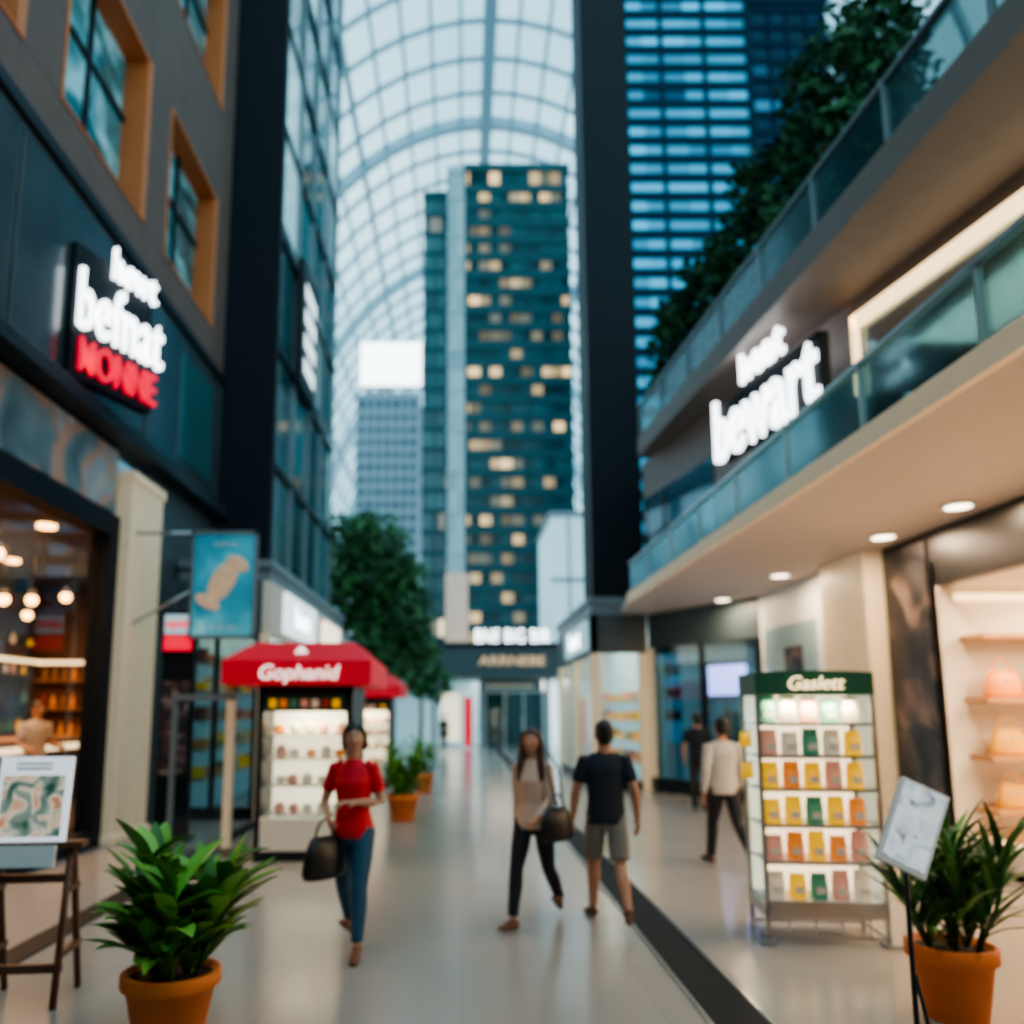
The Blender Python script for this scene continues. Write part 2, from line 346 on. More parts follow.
# hanging blue banner
PB=poster('blue_banner_print',[(.3,(.01,.16,.26)),(.5,(.03,.3,.42)),(.62,(.12,.5,.6)),(.75,(.45,.75,.8))],1.1,.35,seed=9)
M_bird=mat('banner_figure',(.6,.42,.28),.6,emi=(.7,.5,.35),es=.25,var=.4,scale=12)
b=MB(); b.box(-3.84,-2.98,11.3,11.33,2.85,4.3,PB)
b.box(-3.88,-3.84,11.28,11.36,2.8,4.36,M_grey); b.box(-2.98,-2.94,11.28,11.36,2.8,4.36,M_grey); b.box(-3.88,-2.94,11.28,11.36,4.3,4.36,M_grey); b.box(-3.88,-2.94,11.28,11.36,2.8,2.85,M_grey)
b.tube([(-4.72,11.33,4.33),(-3.86,11.33,4.33)],[.025,.025],M_steel,8); b.tube([(-4.72,11.33,3.0),(-3.86,11.33,3.5)],[.02,.02],M_steel,8)
Mx=Matrix.Translation((-3.42,11.29,3.62))@Matrix.Rotation(R(28),4,'Y')
b.ell((0,0,0),(.17,.012,.33),M_bird,14,10,Mx); b.ell((.06,0,.32),(.17,.012,.11),M_bird,12,8,Mx); b.ell((-.04,0,-.36),(.2,.012,.09),M_bird,12,8,Mx)
bb=b.build('hanging_banner')
text('omnia','letters',.14,(-3.4,11.285,4.17),(R(90),0,0),M_white,bb,.002)
text('air & sea','letters_small',.11,(-3.4,11.285,2.97),(R(90),0,0),M_white,bb,.002)
# totem
b=MB(); b.box(-4.3,-3.84,11.5,11.62,0,2.6,M_black); b.box(-4.26,-3.88,11.46,11.5,.9,2.2,poster('menu_print',[(.4,(.02,.02,.025)),(.55,(.1,.05,.05)),(.7,(.35,.3,.28))],6,.1))
b.box(-4.3,-3.84,11.45,11.65,2.6,3.2,M_black); b.box(-4.27,-3.87,11.44,11.46,2.64,2.86,E_red); b.box(-4.27,-3.87,11.44,11.46,2.88,3.16,E_cool); b.box(-4.36,-3.78,11.4,11.7,0,.04,M_dark)
tt=b.build('menu_totem'); text('open','letters',.18,(-4.07,11.43,3.03),(R(90),0,0),E_red,tt,.01,.01)
b=MB(); b.box(-3.0,-2.9,10.3,10.4,0,2.0,M_cream); b.box(-3.7,-3.64,10.32,10.38,0,2.0,M_grey); b.box(-3.64,-3.0,10.34,10.36,.1,1.9,M_glass); b.box(-3.7,-2.9,10.3,10.4,1.92,2.0,M_grey); b.box(-3.7,-2.9,10.3,10.4,0,.1,M_grey)
b.build('glass_screen')

# kiosks
def kiosk(loc,s=1,txt=True):
    b=MB()
    x0,x1,y0,y1=-.58,.58,0,1.3
    b.box(x0,x1,y0,y1,0,.12,M_dark); b.box(x0,x1,y1-.06,y1,.12,2.1,M_creamw)
    b.box(x0,x0+.07,y0,y1,.12,2.1,M_dark); b.box(x1-.07,x1,y0,y1,.12,2.1,M_dark)
    b.box(x0,x1,y0,y0+.07,1.98,2.1,M_dark)
    b.box(x0+.07,x1-.07,y0,y0+.05,.12,.5,M_creamw); b.box(x0+.07,x1-.07,.05,y1-.06,.46,.5,M_white)
    b.box(x0+.07,x1-.07,y0+.01,y0+.05,1.78,1.98,M_green)
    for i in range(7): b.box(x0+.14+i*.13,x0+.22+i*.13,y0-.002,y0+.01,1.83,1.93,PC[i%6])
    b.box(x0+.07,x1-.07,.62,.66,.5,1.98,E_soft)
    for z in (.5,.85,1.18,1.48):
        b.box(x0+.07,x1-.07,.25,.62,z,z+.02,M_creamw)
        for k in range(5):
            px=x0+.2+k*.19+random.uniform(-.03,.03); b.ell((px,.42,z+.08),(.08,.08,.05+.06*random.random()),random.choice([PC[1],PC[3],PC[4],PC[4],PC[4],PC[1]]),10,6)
    b.box(x0+.07,x1-.07,.015,.02,.5,1.78,M_glass)
    X0,X1,Y0,Y1=-.9,.86,-.5,1.55
    b.box(X0,X1,Y0,Y1,2.1,2.38,M_red)
    vs=[(X0,Y0,2.38),(X1,Y0,2.38),(X1,Y1,2.38),(X0,Y1,2.38),(-.6,-.1,2.62),(.6,-.1,2.62),(.6,1.1,2.62),(-.6,1.1,2.62)]
    b.add(vs,[(0,1,5,4),(1,2,6,5),(2,3,7,6),(3,0,4,7),(4,5,6,7),(3,2,1,0)],M_red)
    o=b.build('food_kiosk',loc)
    if txt:
        text('Gophanid','letters',.24,(0,-.52,2.23),(R(90),0,0),E_letter,o,.01,.004,shear=.2)
        bb=MB(); bb.ell((0,0,0),(.05,.02,.07),E_letter,10,8); bb.ell((-.05,0,-.02),(.03,.02,.04),E_letter,8,6); bb.ell((.05,0,-.02),(.03,.02,.04),E_letter,8,6); bb.build('emblem',(0,-.33,2.49),parent=o)
    area('kiosk_light',(0,.2,1.94),.5,26,(1,.8,.52),parent=o,sy=.2)
    return o
kiosk((-1.93,9.95,0)); kiosk((-2.28,19.5,0),txt=False)

# ------------------------------------------------------------------ right building
XR=5.8
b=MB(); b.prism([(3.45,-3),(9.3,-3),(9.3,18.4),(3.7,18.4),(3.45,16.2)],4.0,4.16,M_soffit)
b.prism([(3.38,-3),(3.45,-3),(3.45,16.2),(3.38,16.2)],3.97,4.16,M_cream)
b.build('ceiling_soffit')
b=MB()
b.box(3.45,3.47,-3,16.2,4.17,4.76,M_bal)
y=-3
while y<16: b.box(3.44,3.49,y,y+.03,4.17,4.76,M_steel); y+=1.6
b.box(3.43,3.5,-3,16.2,4.76,4.8,M_steel); b.build('glass_balustrade')
for (x,y) in ((5.35,8.4),(5.35,9.95),(5.2,12.9),(5.2,15.8),(5.3,6.2),(4.2,3)):
    b=MB(); b.lathe([(.15,0),(.17,0),(.17,.03),(.14,.03)],M_white,seg=20); b.lathe([(.13,-.005),(.13,.02)],E_down,seg=20)
    o=b.build('recessed_downlight',(x,y,3.965)); area('bulb',(0,0,-.03),.2,52,(1,.74,.48),parent=o)
M_blk=mat('black_fascia',(.012,.01,.01),.4)
b=MB()
b.box(XR,XR+.15,-3,10.85,3.3,3.99,M_blk)
b.box(XR,XR+.15,9.75,10.85,0,3.3,M_blk)
b.box(XR,XR+.3,-3,9.75,0,.35,M_creamw)
b.box(XR,XR+.25,9.66,9.75,.35,3.3,M_creamw)
b.box(XR+3.2,XR+3.3,-3,9.75,.0,3.6,M_creamw); b.box(XR,XR+3.3,9.68,9.75,.0,3.6,M_creamw); b.box(XR+.15,XR+3.3,-3,9.75,3.3,3.36,M_creamw); b.box(XR,XR+3.2,-3,9.65,.02,.1,M_creamw)
b.box(XR,XR+.2,12.3,15.5,0,3.99,M_white)
b.box(XR-.01,XR,13.0,15.3,.2,3.3,M_glass)
PD=poster('dark_portrait_print',[(.35,(.008,.008,.01)),(.52,(.04,.035,.035)),(.62,(.16,.1,.08)),(.75,(.26,.2,.17))],1.6,.12,seed=5)
b.box(XR-.03,XR,9.8,10.8,.6,3.9,PD)
b.box(XR-.04,XR-.01,13.6,14.3,2.1,2.9,PD); b.box(XR-.05,XR-.04,12.8,15.3,.3,1.7,poster('shop_print',[(.35,(.2,.22,.23)),(.55,(.5,.5,.5)),(.7,(.6,.35,.4))],2,.1))
b.build('wall_right')
b=MB(); b.box(5.55,6.0,10.9,12.28,0,3.99,M_cream); b.box(5.5,6.0,10.86,12.32,0,.12,M_cream); b.build('stone_pillar',bevel=.02)
# display shelves on the end wall of the bag shop
b=MB()
for z in (.62,1.22,1.88,2.62):
    b.box(6.02,8.9,9.22,9.66,z,z+.06,M_shelf)
for x in (7.2,8.84): b.box(x,x+.04,9.6,9.66,.1,2.9,M_shelf)
b.box(6.0,8.9,9.62,9.66,3.12,3.2,E_strip)
sh=b.build('display_shelf')
def handbag(loc,mt,s=1,rz=0,name='handbag',parent=None):
    b=MB()
    b.tube([(0,0,0),(0,0,.04),(0,0,.16),(0,0,.24),(0,0,.27)],[(.17,.07),(.19,.085),(.17,.07),(.14,.045),(.12,.02)],mt,18)
    pts=[(.09*math.cos(t),0,.25+.13*math.sin(t)) for t in [math.pi*i/8 for i in range(9)]]
    b.tube(pts,[.009]*9,mt,6,ref=(0,1,0)); b.ell((0,-.07,.17),(.02,.01,.02),M_steel,8,6)
    o=b.build(name,loc,rz,parent); o.scale=(s,s,s); return o
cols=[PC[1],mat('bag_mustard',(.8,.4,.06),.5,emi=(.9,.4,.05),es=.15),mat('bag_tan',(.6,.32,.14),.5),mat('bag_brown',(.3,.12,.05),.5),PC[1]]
k=0
for z,s in ((.68,1.05),(1.28,1.15),(1.94,1.2),(.1,1)):
    for x in (6.33,6.9,7.45,8.1,8.5):
        handbag((x,9.42,z),cols[(k*3+(2,1,0,3)[int(z*1.5)%4])%5],s,0,'bag',sh); k+=1
area('display_light',(7.2,7.2,3.2),1.6,300,(1,.76,.5),sy=4)
# angled display facade
p0=Vector((5.8,15.5,0)); p1=Vector((4.3,18.5,0)); dv=p1-p0; Ln=dv.length; ang=math.atan2(dv.y,dv.x)
Ma=Matrix.Translation(p0)@Matrix.Rotation(ang,4,'Z')
b=MB(); b.box(0,Ln,-.15,-.02,3.2,3.99,M_slate,Ma); b.box(0,.15,-.15,0.02,0,3.2,M_dark,Ma); b.box(Ln-.2,Ln,-.15,0.02,0,3.2,M_cream,Ma); b.box(0,Ln,-.15,.02,0,.3,M_dark,Ma)
b.box(.15,Ln-.2,-.03,0,.3,3.2,M_dglass,Ma); b.box(1.6,1.68,-.1,.02,.3,3.2,M_dark,Ma); b.box(.1,Ln,-1.0,-.95,0,3.2,E_cool,Ma)
b.box(.4,1.4,-.01,.05,2.1,2.7,E_blue,Ma); b.box(.3,1.5,-.6,-.3,.3,1.3,M_dark,Ma); b.box(.1,Ln,-1,-.1,3.1,3.2,M_dark,Ma)
for i in range(5): b.box(.35+i*.24,.5+i*.24,-.55,-.4,1.3,1.6+.05*i,random.choice(PC),Ma)
b.build('wall_display_window')
# right low shop block
b=MB(); 
b.box(3.0,5.8,18.5,25,4.0,4.3,M_grey); b.box(2.94,5.8,18.44,25.1,4.26,4.4,M_grey)
b.box(3.0,3.14,18.5,25,3.1,4.0,M_slate); b.box(3.0,4.3,18.5,18.62,3.1,4.0,M_slate)
for y in (18.5,21.5,24.7): b.box(3.0,3.2,y,y+.22,0,3.1,M_cream)
b.box(4.1,4.3,18.5,18.7,0,3.1,M_cream); b.box(3.2,4.1,18.55,18.57,.2,3.1,M_glass); b.box(3.05,3.07,18.7,24.8,.2,3.1,M_glass)
b.box(3.0,4.3,18.52,18.6,0,.2,M_dark); b.box(3.02,3.1,18.6,25,0,.2,M_dark); b.box(3.0,5.8,24.9,25,0,4,M_white); b.box(4.6,4.7,18.7,24.9,0,4,E_cool)
for z in (.5,1.0,1.5,2.0): b.box(4.2,4.6,18.9,24.6,z,z+.04,M_white); shop_items(b,19,24.5,4.4,z+.04,16,.12,'y')
b.box(2.92,2.99,18.8,22.6,3.2,3.9,E_cool)
rb=b.build('glass_shop_unit'); text('bewart','letters',.62,(2.9,20.7,3.55),(R(90),0,R(-90)),E_white,rb,.01,.01)
area('shop_light',(3.8,21.5,3.9),.9,130,(1,.85,.62),sy=5)
b=MB(); b.box(3.12,4.32,18.7,20.2,4.42,27,M_black); b.box(3.08,3.12,18.7,18.85,4.42,27,M_dark); b.build('black_pier')
# upper level: angled wall
def ux(y,o=0): return 4.75+.17*(13-y)+o
def seg_wall(b,ya,yb,z0,z1,mt,t=.12,o=0):
    b.prism([(ux(ya,o),ya),(ux(ya,o)+t,ya),(ux(yb,o)+t,yb),(ux(yb,o),yb)],z0,z1,mt)
b=MB()
seg_wall(b,10.1,14.0,4.17,7.24,M_taupel); seg_wall(b,14.0,17.3,6.4,7.24,M_taupel)
seg_wall(b,-3,10.1,6.95,7.24,M_taupe); seg_wall(b,-3,10.1,4.17,4.4,M_taupe)
for y in (14.0,16.2,17.2): seg_wall(b,y,y+.1,4.17,6.4,M_dark)
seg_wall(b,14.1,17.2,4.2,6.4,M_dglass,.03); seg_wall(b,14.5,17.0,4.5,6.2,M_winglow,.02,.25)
for y in (-1,2.7,6.4,10): seg_wall(b,y,y+.1,4.4,6.95,M_dark)
seg_wall(b,-3,10.1,4.4,6.95,M_glass,.03)
seg_wall(b,-3,10.05,6.82,7.0,E_strip,.05,-.05); seg_wall(b,9.98,10.08,5.9,7.0,E_strip,.05,-.05)
b.build('wall_right_upper')
M_inner=poster('gallery_wall_finish',[(.3,(.1,.12,.11)),(.5,(.22,.23,.2)),(.65,(.4,.36,.3)),(.75,(.25,.32,.3))],.9,.0,.6,seed=6)
b=MB(); b.box(8.2,8.3,-3,17.3,4.17,7.24,M_inner); b.prism([(ux(17.2),17.2),(8.3,17.2),(8.3,17.3),(ux(17.3),17.3)],4.17,7.24,M_inner); b.box(7.6,8.2,1,15,4.17,5.2,M_creamw)
for i in range(14): b.box(7.65,8.1,1.3+i,1.9+i,5.2,5.5+.25*random.random(),random.choice(PC+[M_dark,M_creamw]))
b.build('wall_gallery')
area('gallery_light',(7.0,7,7.1),1,260,(1,.82,.58),sy=8)
def ex(y): return 3.9+.064*(16-y)
YE=16.6
b=MB(); b.prism([(ex(-3),-3),(8.3,-3),(8.3,17.4),(ex(17.4)+.8,17.4),(ex(YE),YE)],7.25,7.5,M_taupe)
b.prism([(ex(-3)-.07,-3),(ex(-3)-.005,-3),(ex(YE)-.005,YE),(ex(YE)-.07,YE)],7.2,7.6,M_taupe); b.build('ceiling_upper')
b=MB()
b.prism([(ex(-3)-.04,-3),(ex(-3)-.01,-3),(ex(YE)-.01,YE),(ex(YE)-.04,YE)],7.61,8.28,glass('smoked_balustrade_glass',(.55,.6,.58),.05,.12,.25))
y=-3
while y<YE: b.box(ex(y)-.06,ex(y)-.0,y,y+.04,7.61,8.3,M_grey); y+=1.5
b.prism([(ex(-3)-.06,-3),(ex(-3)+.02,-3),(ex(YE)+.02,YE),(ex(YE)-.06,YE)],8.28,8.33,M_grey); b.build('smoked_balustrade')
# right sign (slightly turned towards the street)
b=MB(); b.box(-1.3,1.45,-.02,.14,-.5,.45,M_black)
b.tube([(-1,.14,.0),(-1,.4,.0)],[.03,.03],M_dark,8); b.tube([(1,.14,.0),(1,.2,.0)],[.03,.03],M_dark,8)
rs=b.build('shop_sign',(4.47,11.35,6.3),R(-80.9),bevel=.02)
text('bewart','letters_main',1.5,(0,-.06,-.05),(R(90),0,0),E_white,rs,.035,.008,sx=.64,sp=1.06)
text('heat','letters_top',.75,(.1,-.06,.72),(R(90),0,0),E_white,rs,.035,.006,sx=.9,sp=1.05)

# ------------------------------------------------------------------ vault
cx,zs,ra,rb_=3.0,22.0,32.0,52.0
def vp(t,y,k=1): return (cx-ra*k*math.cos(t),y,zs+rb_*k*math.sin(t))
M_rib=mat('roof_steel',(.36,.5,.57),.5,var=.05)
b=MB(); NA=32
Y0,Y1,st=-10,190,5.0
n=int((Y1-Y0)/st)
for i in range(n+1):
    y=Y0+i*st; r=1.0 if i%6==2 else .3
    b.tube([vp(math.pi*j/NA,y) for j in range(NA+1)],[(r*.6,r) if r>.5 else r]*(NA+1),M_rib,4,ref=(0,1,0),smooth=False)
for j in range(NA+1):
    t=math.pi*j/NA; r=1.0 if j==NA//2 else (.4 if j%5==1 else .24)
    b.tube([vp(t,Y0),vp(t,(Y0+Y1)/2),vp(t,Y1)],[r]*3,M_rib,4,smooth=False)
for j in range(-7,8):
    x=cx+j*4.2; h=zs+rb_*math.sqrt(max(0,1-((x-cx)/ra)**2)); b.tube([(x,Y1,0),(x,Y1,h)],[.25,.25],M_rib,4,smooth=False)
for z in range(6,72,6):
    w=ra if z<zs else ra*math.sqrt(max(0,1-((z-zs)/rb_)**2)); b.tube([(cx-w,Y1,z),(cx+w,Y1,z)],[.2,.2],M_rib,4,smooth=False)
b.box(cx-ra-.8,cx-ra+.8,Y0,Y1,21.4,22.6,M_rib); b.box(cx+ra-.8,cx+ra+.8,Y0,Y1,21.4,22.6,M_rib)
for y in range(-6,190,14):
    for x in (cx-ra,cx+ra): b.tube([(x,y,-.3),(x,y,21.5)],[.8,.6],M_rib,10)
b.build('glass_vault_roof')
b=MB(); vs=[];fs=[]
M_pane=glass('roof_glazing',(.88,.98,1),.01,.15,.1)
for i in range(2):
    for j in range(NA+1): vs.append(vp(math.pi*j/NA,(Y0,Y1)[i],1.004))
for j in range(NA): fs.append((j,j+1,NA+2+j,NA+1+j))
b.add(vs,fs,M_pane,smooth=False); b.build('window_2')

# ------------------------------------------------------------------ towers
def tower(x0,x1,y0,y1,z1,fm,fh,mw,band,bandh=.35,mull=None,mullw=.12):
    b=MB(); b.box(x0,x1,y0,y1,-.3,z1,fm)
    z=fh
    while z<z1: b.box(x0-.15,x1+.15,y0-.15,y1+.15,z-bandh/2,z+bandh/2,band); z+=fh
    x=x0
    while x<=x1+.01: b.box(x-mullw/2,x+mullw/2,y0-.22,y0,0,z1,mull or band); x+=mw
    b.box(x0-.25,x1+.25,y0-.25,y1+.25,z1,z1+.9,band); b.box(x0+1,x1-1,y0+2,y1-2,z1+.9,z1+2,band)
    return b
F1=facade('teal_office_glass',1.1,2.0,(.004,.035,.045),(.025,.13,.15),(1,.7,.32),.3,1.5,off=(-.5,0),spec=.3)
M_bt=mat('teal_spandrel',(.018,.085,.1),.45,var=.3,scale=.4,spec=.35); M_bt2=mat('pale_spandrel',(.5,.62,.65),.5)
b=tower(.5,11.5,80,96,60,F1,2.0,2.2,M_bt,.95,mullw=.1); b.build('office_tower')
F2=facade('pale_glass',1.0,2.2,(.35,.48,.52),(.55,.68,.7),(1,.9,.7),.03,1.0)
b=tower(-1.45,.25,80.5,95,60.2,F2,4.4,1.7,M_bt2,.25); b.build('office_tower')
b=tower(-4.2,-1.75,84,95,59.5,facade('teal_glass_b',1.2,2.3,(.02,.08,.1),(.08,.22,.24),(1,.8,.5),.06,2),2.3,1.2,M_bt,.5); b.build('office_tower')
F3=facade('blue_office_glass',3.1,1.45,(.01,.09,.17),(.03,.22,.36),(.1,.55,.85),.93,.66,litvar=False,spec=.2)
M_bn=mat('navy_spandrel',(.003,.022,.045),.6,spec=.15)
b=tower(11.3,20.9,52,66,56,F3,1.45,3.15,M_bn,.66,mullw=.3); b.build('office_tower')
F4=facade('navy_office_glass',1.4,1.45,(.004,.02,.04),(.012,.05,.09),(.1,.5,.9),.15,.6,spec=.2)
b=tower(21.4,27,53,66,54,F4,1.45,1.4,M_bn,.5); b.build('office_tower')
F5=facade('grey_windows',1.0,2.0,(.08,.14,.18),(.18,.25,.3),(1,.9,.7),.03,1,spec=.2)
M_bg=mat('pale_concrete',(.36,.44,.5),.7)
b=tower(-16.3,-6.9,120,134,50,F5,2,1.34,M_bg,.8,mullw=.5)
b.box(-16,-6.4,119.9,120.4,52.5,59.5,E_bill); b.box(-16.2,-6.2,120.4,120.8,52.3,59.7,M_grey)
for x in (-15,-11.5,-8): b.tube([(x,121,50.8),(x,121,53)],[.25,.25],M_grey,8)
b.build('office_tower')
# ------------------------------------------------------------------ entrance lobby at the end of the street
b=MB()
b.box(-7,9,37.6,46,3.3,4.9,M_slate); b.box(-1.6,6.1,36.6,37.8,3.25,4.7,M_slate); b.box(-1.8,6.3,36.4,37.8,4.7,4.85,M_dark)
for x in (-7,-4.2,-1.4,.9,3.9,6.2,8.8): b.box(x,x+.2,37.7,38,0,3.3,M_grey)
b.box(-7,.9,37.85,37.88,.1,3.3,M_glass); b.box(4.1,9,37.85,37.88,.1,3.3,M_glass)
b.box(-7,.9,42,42.2,0,3.3,E_cool); b.box(4.1,9,41,41.2,0,3.3,E_panel); b.box(1.1,3.9,43,43.2,0,3.3,M_tealg)
b.box(.1,.5,39,39.1,.1,2.4,E_red); b.box(-1.0,-.1,39.5,39.6,.3,2.6,E_soft)
for x in (1.1,1.95,2.0,2.85,2.9,3.8): b.box(x,x+.05,37.8,37.86,0,2.6,M_steel)
b.box(1.1,3.9,37.82,37.84,0,2.6,M_dglass); b.box(1.1,3.9,37.8,37.9,2.6,2.7,M_steel)
for x in (1.9,2.8): b.tube([(x,37.75,.8),(x,37.75,1.5)],[.02,.02],M_steel,6)
b.box(4.4,6.2,38.5,45,4.9,11.2,E_cool); b.box(4.3,6.3,38.45,45,11.2,11.5,M_grey); b.box(5.2,5.3,38.4,38.5,4.9,11.2,M_grey); b.box(4.3,6.3,38.4,38.5,8,8.15,M_grey)
b.box(-.8,.3,38.5,42,4.9,8.4,mat('warm_annex',(.7,.5,.4),.5,emi=(1,.6,.4),es=.15))
lb=b.build('lobby_entrance')
text('BNE BIG BIR','letters_top',.9,(2.3,36.5,5.1),(R(90),0,0),E_white,lb,.05,.014,sx=.66,sp=1.08)
text('ARRNEBE','letters_bottom',.6,(2.3,36.55,4.0),(R(90),0,0),mat('bronze_lit',(.6,.4,.25),.5,emi=(1,.65,.35),es=.6),lb,.05,.01,sx=1.2)
area('lobby_light',(2.5,40,3.2),4,240,(1,.85,.65))

# ------------------------------------------------------------------ plants
def leaf(b,base,az,el,L,W,droop,mt,n=6):
    p=Vector(base); vs=[]; e=el
    sx=Vector((-math.sin(az),math.cos(az),0))
    for i in range(n+1):
        t=i/n; w=W*(math.sin(math.pi*min(1,(t*.92+.06)))**.8)
        d=Vector((math.cos(az)*math.cos(e),math.sin(az)*math.cos(e),math.sin(e)))
        up=sx.cross(d)*-1
        vs+= [p-sx*w/2+up*w*.18,p,p+sx*w/2+up*w*.18]
        p=p+d*L/n; e-=droop/n
    fs=[]
    for i in range(n):
        a=i*3; fs+=[(a,a+1,a+4,a+3),(a+1,a+2,a+5,a+4)]
    b.add(vs,fs,mt,smooth=True)
def potted(name,loc,pr,ph,H,Lr,nl,W,el=(30,70),dr=(30,70),mats=LV,seed=1,st=(.15,.5)):
    rnd=random.Random(seed); b=MB()
    b.lathe([(pr*.68,0),(pr*.72,.01),(pr*.93,ph*.78),(pr*1.0,ph*.78),(pr*1.04,ph*.8),(pr*1.04,ph*.98),(pr*1.0,ph),(pr*.9,ph),(pr*.88,ph*.86),(.01,ph*.87)],M_terra,seg=36)
    b.lathe([(pr*.885,ph*.84),(pr*.885,ph*.9),(.01,ph*.92)],M_soil,seg=24)
    stems=[(rnd.uniform(-.5,.5)*pr,rnd.uniform(-.5,.5)*pr) for _ in range(7)]
    for k,(sx,sy) in enumerate(stems):
        h=ph*.9+(H-ph)*rnd.uniform(*st); tx=sx*2.4;ty=sy*2.4
        b.tube([(sx,sy,ph*.88),(tx*.8,ty*.8,(ph+h)/2),(tx,ty,h)],[.014,.012,.008],mats[2],6)
        m=nl//7
        for i in range(m):
            t=i/m; z=ph*.95+(h-ph*.95)*t; az=rnd.uniform(0,6.28)
            e=R(rnd.uniform(*el)+15*t); L=rnd.uniform(*Lr)
            L=min(L,(H-z)/max(.3,math.sin(e))*1.05)
            leaf(b,(sx+(tx-sx)*t,sy+(ty-sy)*t,z),az,e,L,W*rnd.uniform(.75,1.1),R(rnd.uniform(*dr)),rnd.choice(mats),7)
    return b.build(name,loc)
potted('potted_plant',(-1.63,4.75,0),.26,.36,1.62,(.3,.46),147,.125,(25,65),(10,60),LV,3,(.2,.68))
potted('potted_palm',(2.93,5.05,0),.24,.42,1.72,(.4,.62),189,.05,(42,75),(20,65),LP,5)
potted('potted_plant',(-.98,13.6,0),.26,.42,1.65,(.35,.5),112,.1,(30,65),(20,60),LV,8,(.2,.65))
potted('potted_plant',(-.85,18.0,0),.24,.42,1.6,(.3,.42),70,.1,(30,65),(20,60),LV,9,(.2,.65))
def tree(loc,clumps,th,nleaf,ls,mats,seed=1,tr=.14,name='tree',parent=None):
    rnd=random.Random(seed); b=MB(); bark=M_wood
    b.tube([(0,0,0),(.05,0,th*.5),(0,.05,th)],[tr,tr*.8,tr*.6],bark,10)
    for (x,y,z,r) in clumps:
        b.tube([(0,.03,th*.8),(x*.5,y*.5,(th+z)/2),(x,y,z)],[tr*.5,tr*.3,tr*.12],bark,6)
        for i in range(int(nleaf*r*r)):
            d=Vector((rnd.gauss(0,1),rnd.gauss(0,1),rnd.gauss(0,1))).normalized()*r*rnd.uniform(.45,1.05)
            c=Vector((x,y,z))+Vector((d.x,d.y,d.z*.85))
            a=Vector((rnd.gauss(0,1),rnd.gauss(0,1),rnd.gauss(0,.6))).normalized(); q=a.cross(Vector((rnd.gauss(0,1),rnd.gauss(0,1),rnd.gauss(0,1)))).normalized()
            s=ls*rnd.uniform(.7,1.3)
            b.add([c-a*s,c+q*s*.45,c+a*s,c-q*s*.45],[(0,1,2,3)],rnd.choice(mats))
    return b.build(name,loc,parent=parent)
tree((-3.1,26.5,0),[(0,0,6.2,1.6),(-1.1,.3,5.4,1.4),(1.0,0,4.9,1.3),(.2,-.4,7.3,1.2),(-.9,0,7.3,1.2),(.8,.3,6.2,1.2),(0,0,4.2,1.3),(1.6,0,3.8,.9)],4,420,.17,TV,1)
tree((-1.7,33,0),[(0,0,3.2,1.0),(.6,0,2.8,.8),(-.8,0,4.0,1.1)],3,420,.17,TV,2,.1)
b=MB(); b.box(4.6,6.2,11,16.4,7.51,8.0,M_taupe); b.box(4.7,6.1,11.1,16.3,8.0,8.04,M_soil); pb=b.build('planter_box')
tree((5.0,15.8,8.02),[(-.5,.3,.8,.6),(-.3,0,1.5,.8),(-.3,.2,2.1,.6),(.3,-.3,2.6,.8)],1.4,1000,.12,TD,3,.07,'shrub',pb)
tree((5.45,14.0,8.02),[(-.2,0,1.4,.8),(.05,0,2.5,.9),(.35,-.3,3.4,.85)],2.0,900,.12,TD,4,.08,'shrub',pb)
tree((5.65,12.1,8.02),[(.1,0,1.6,.9),(.4,0,2.8,1.0),(.7,-.2,4.0,1.05),(1.4,0,3.6,1.0),(1.2,-.3,5.0,.85)],2.4,900,.12,TD,5,.09,'shrub',pb)

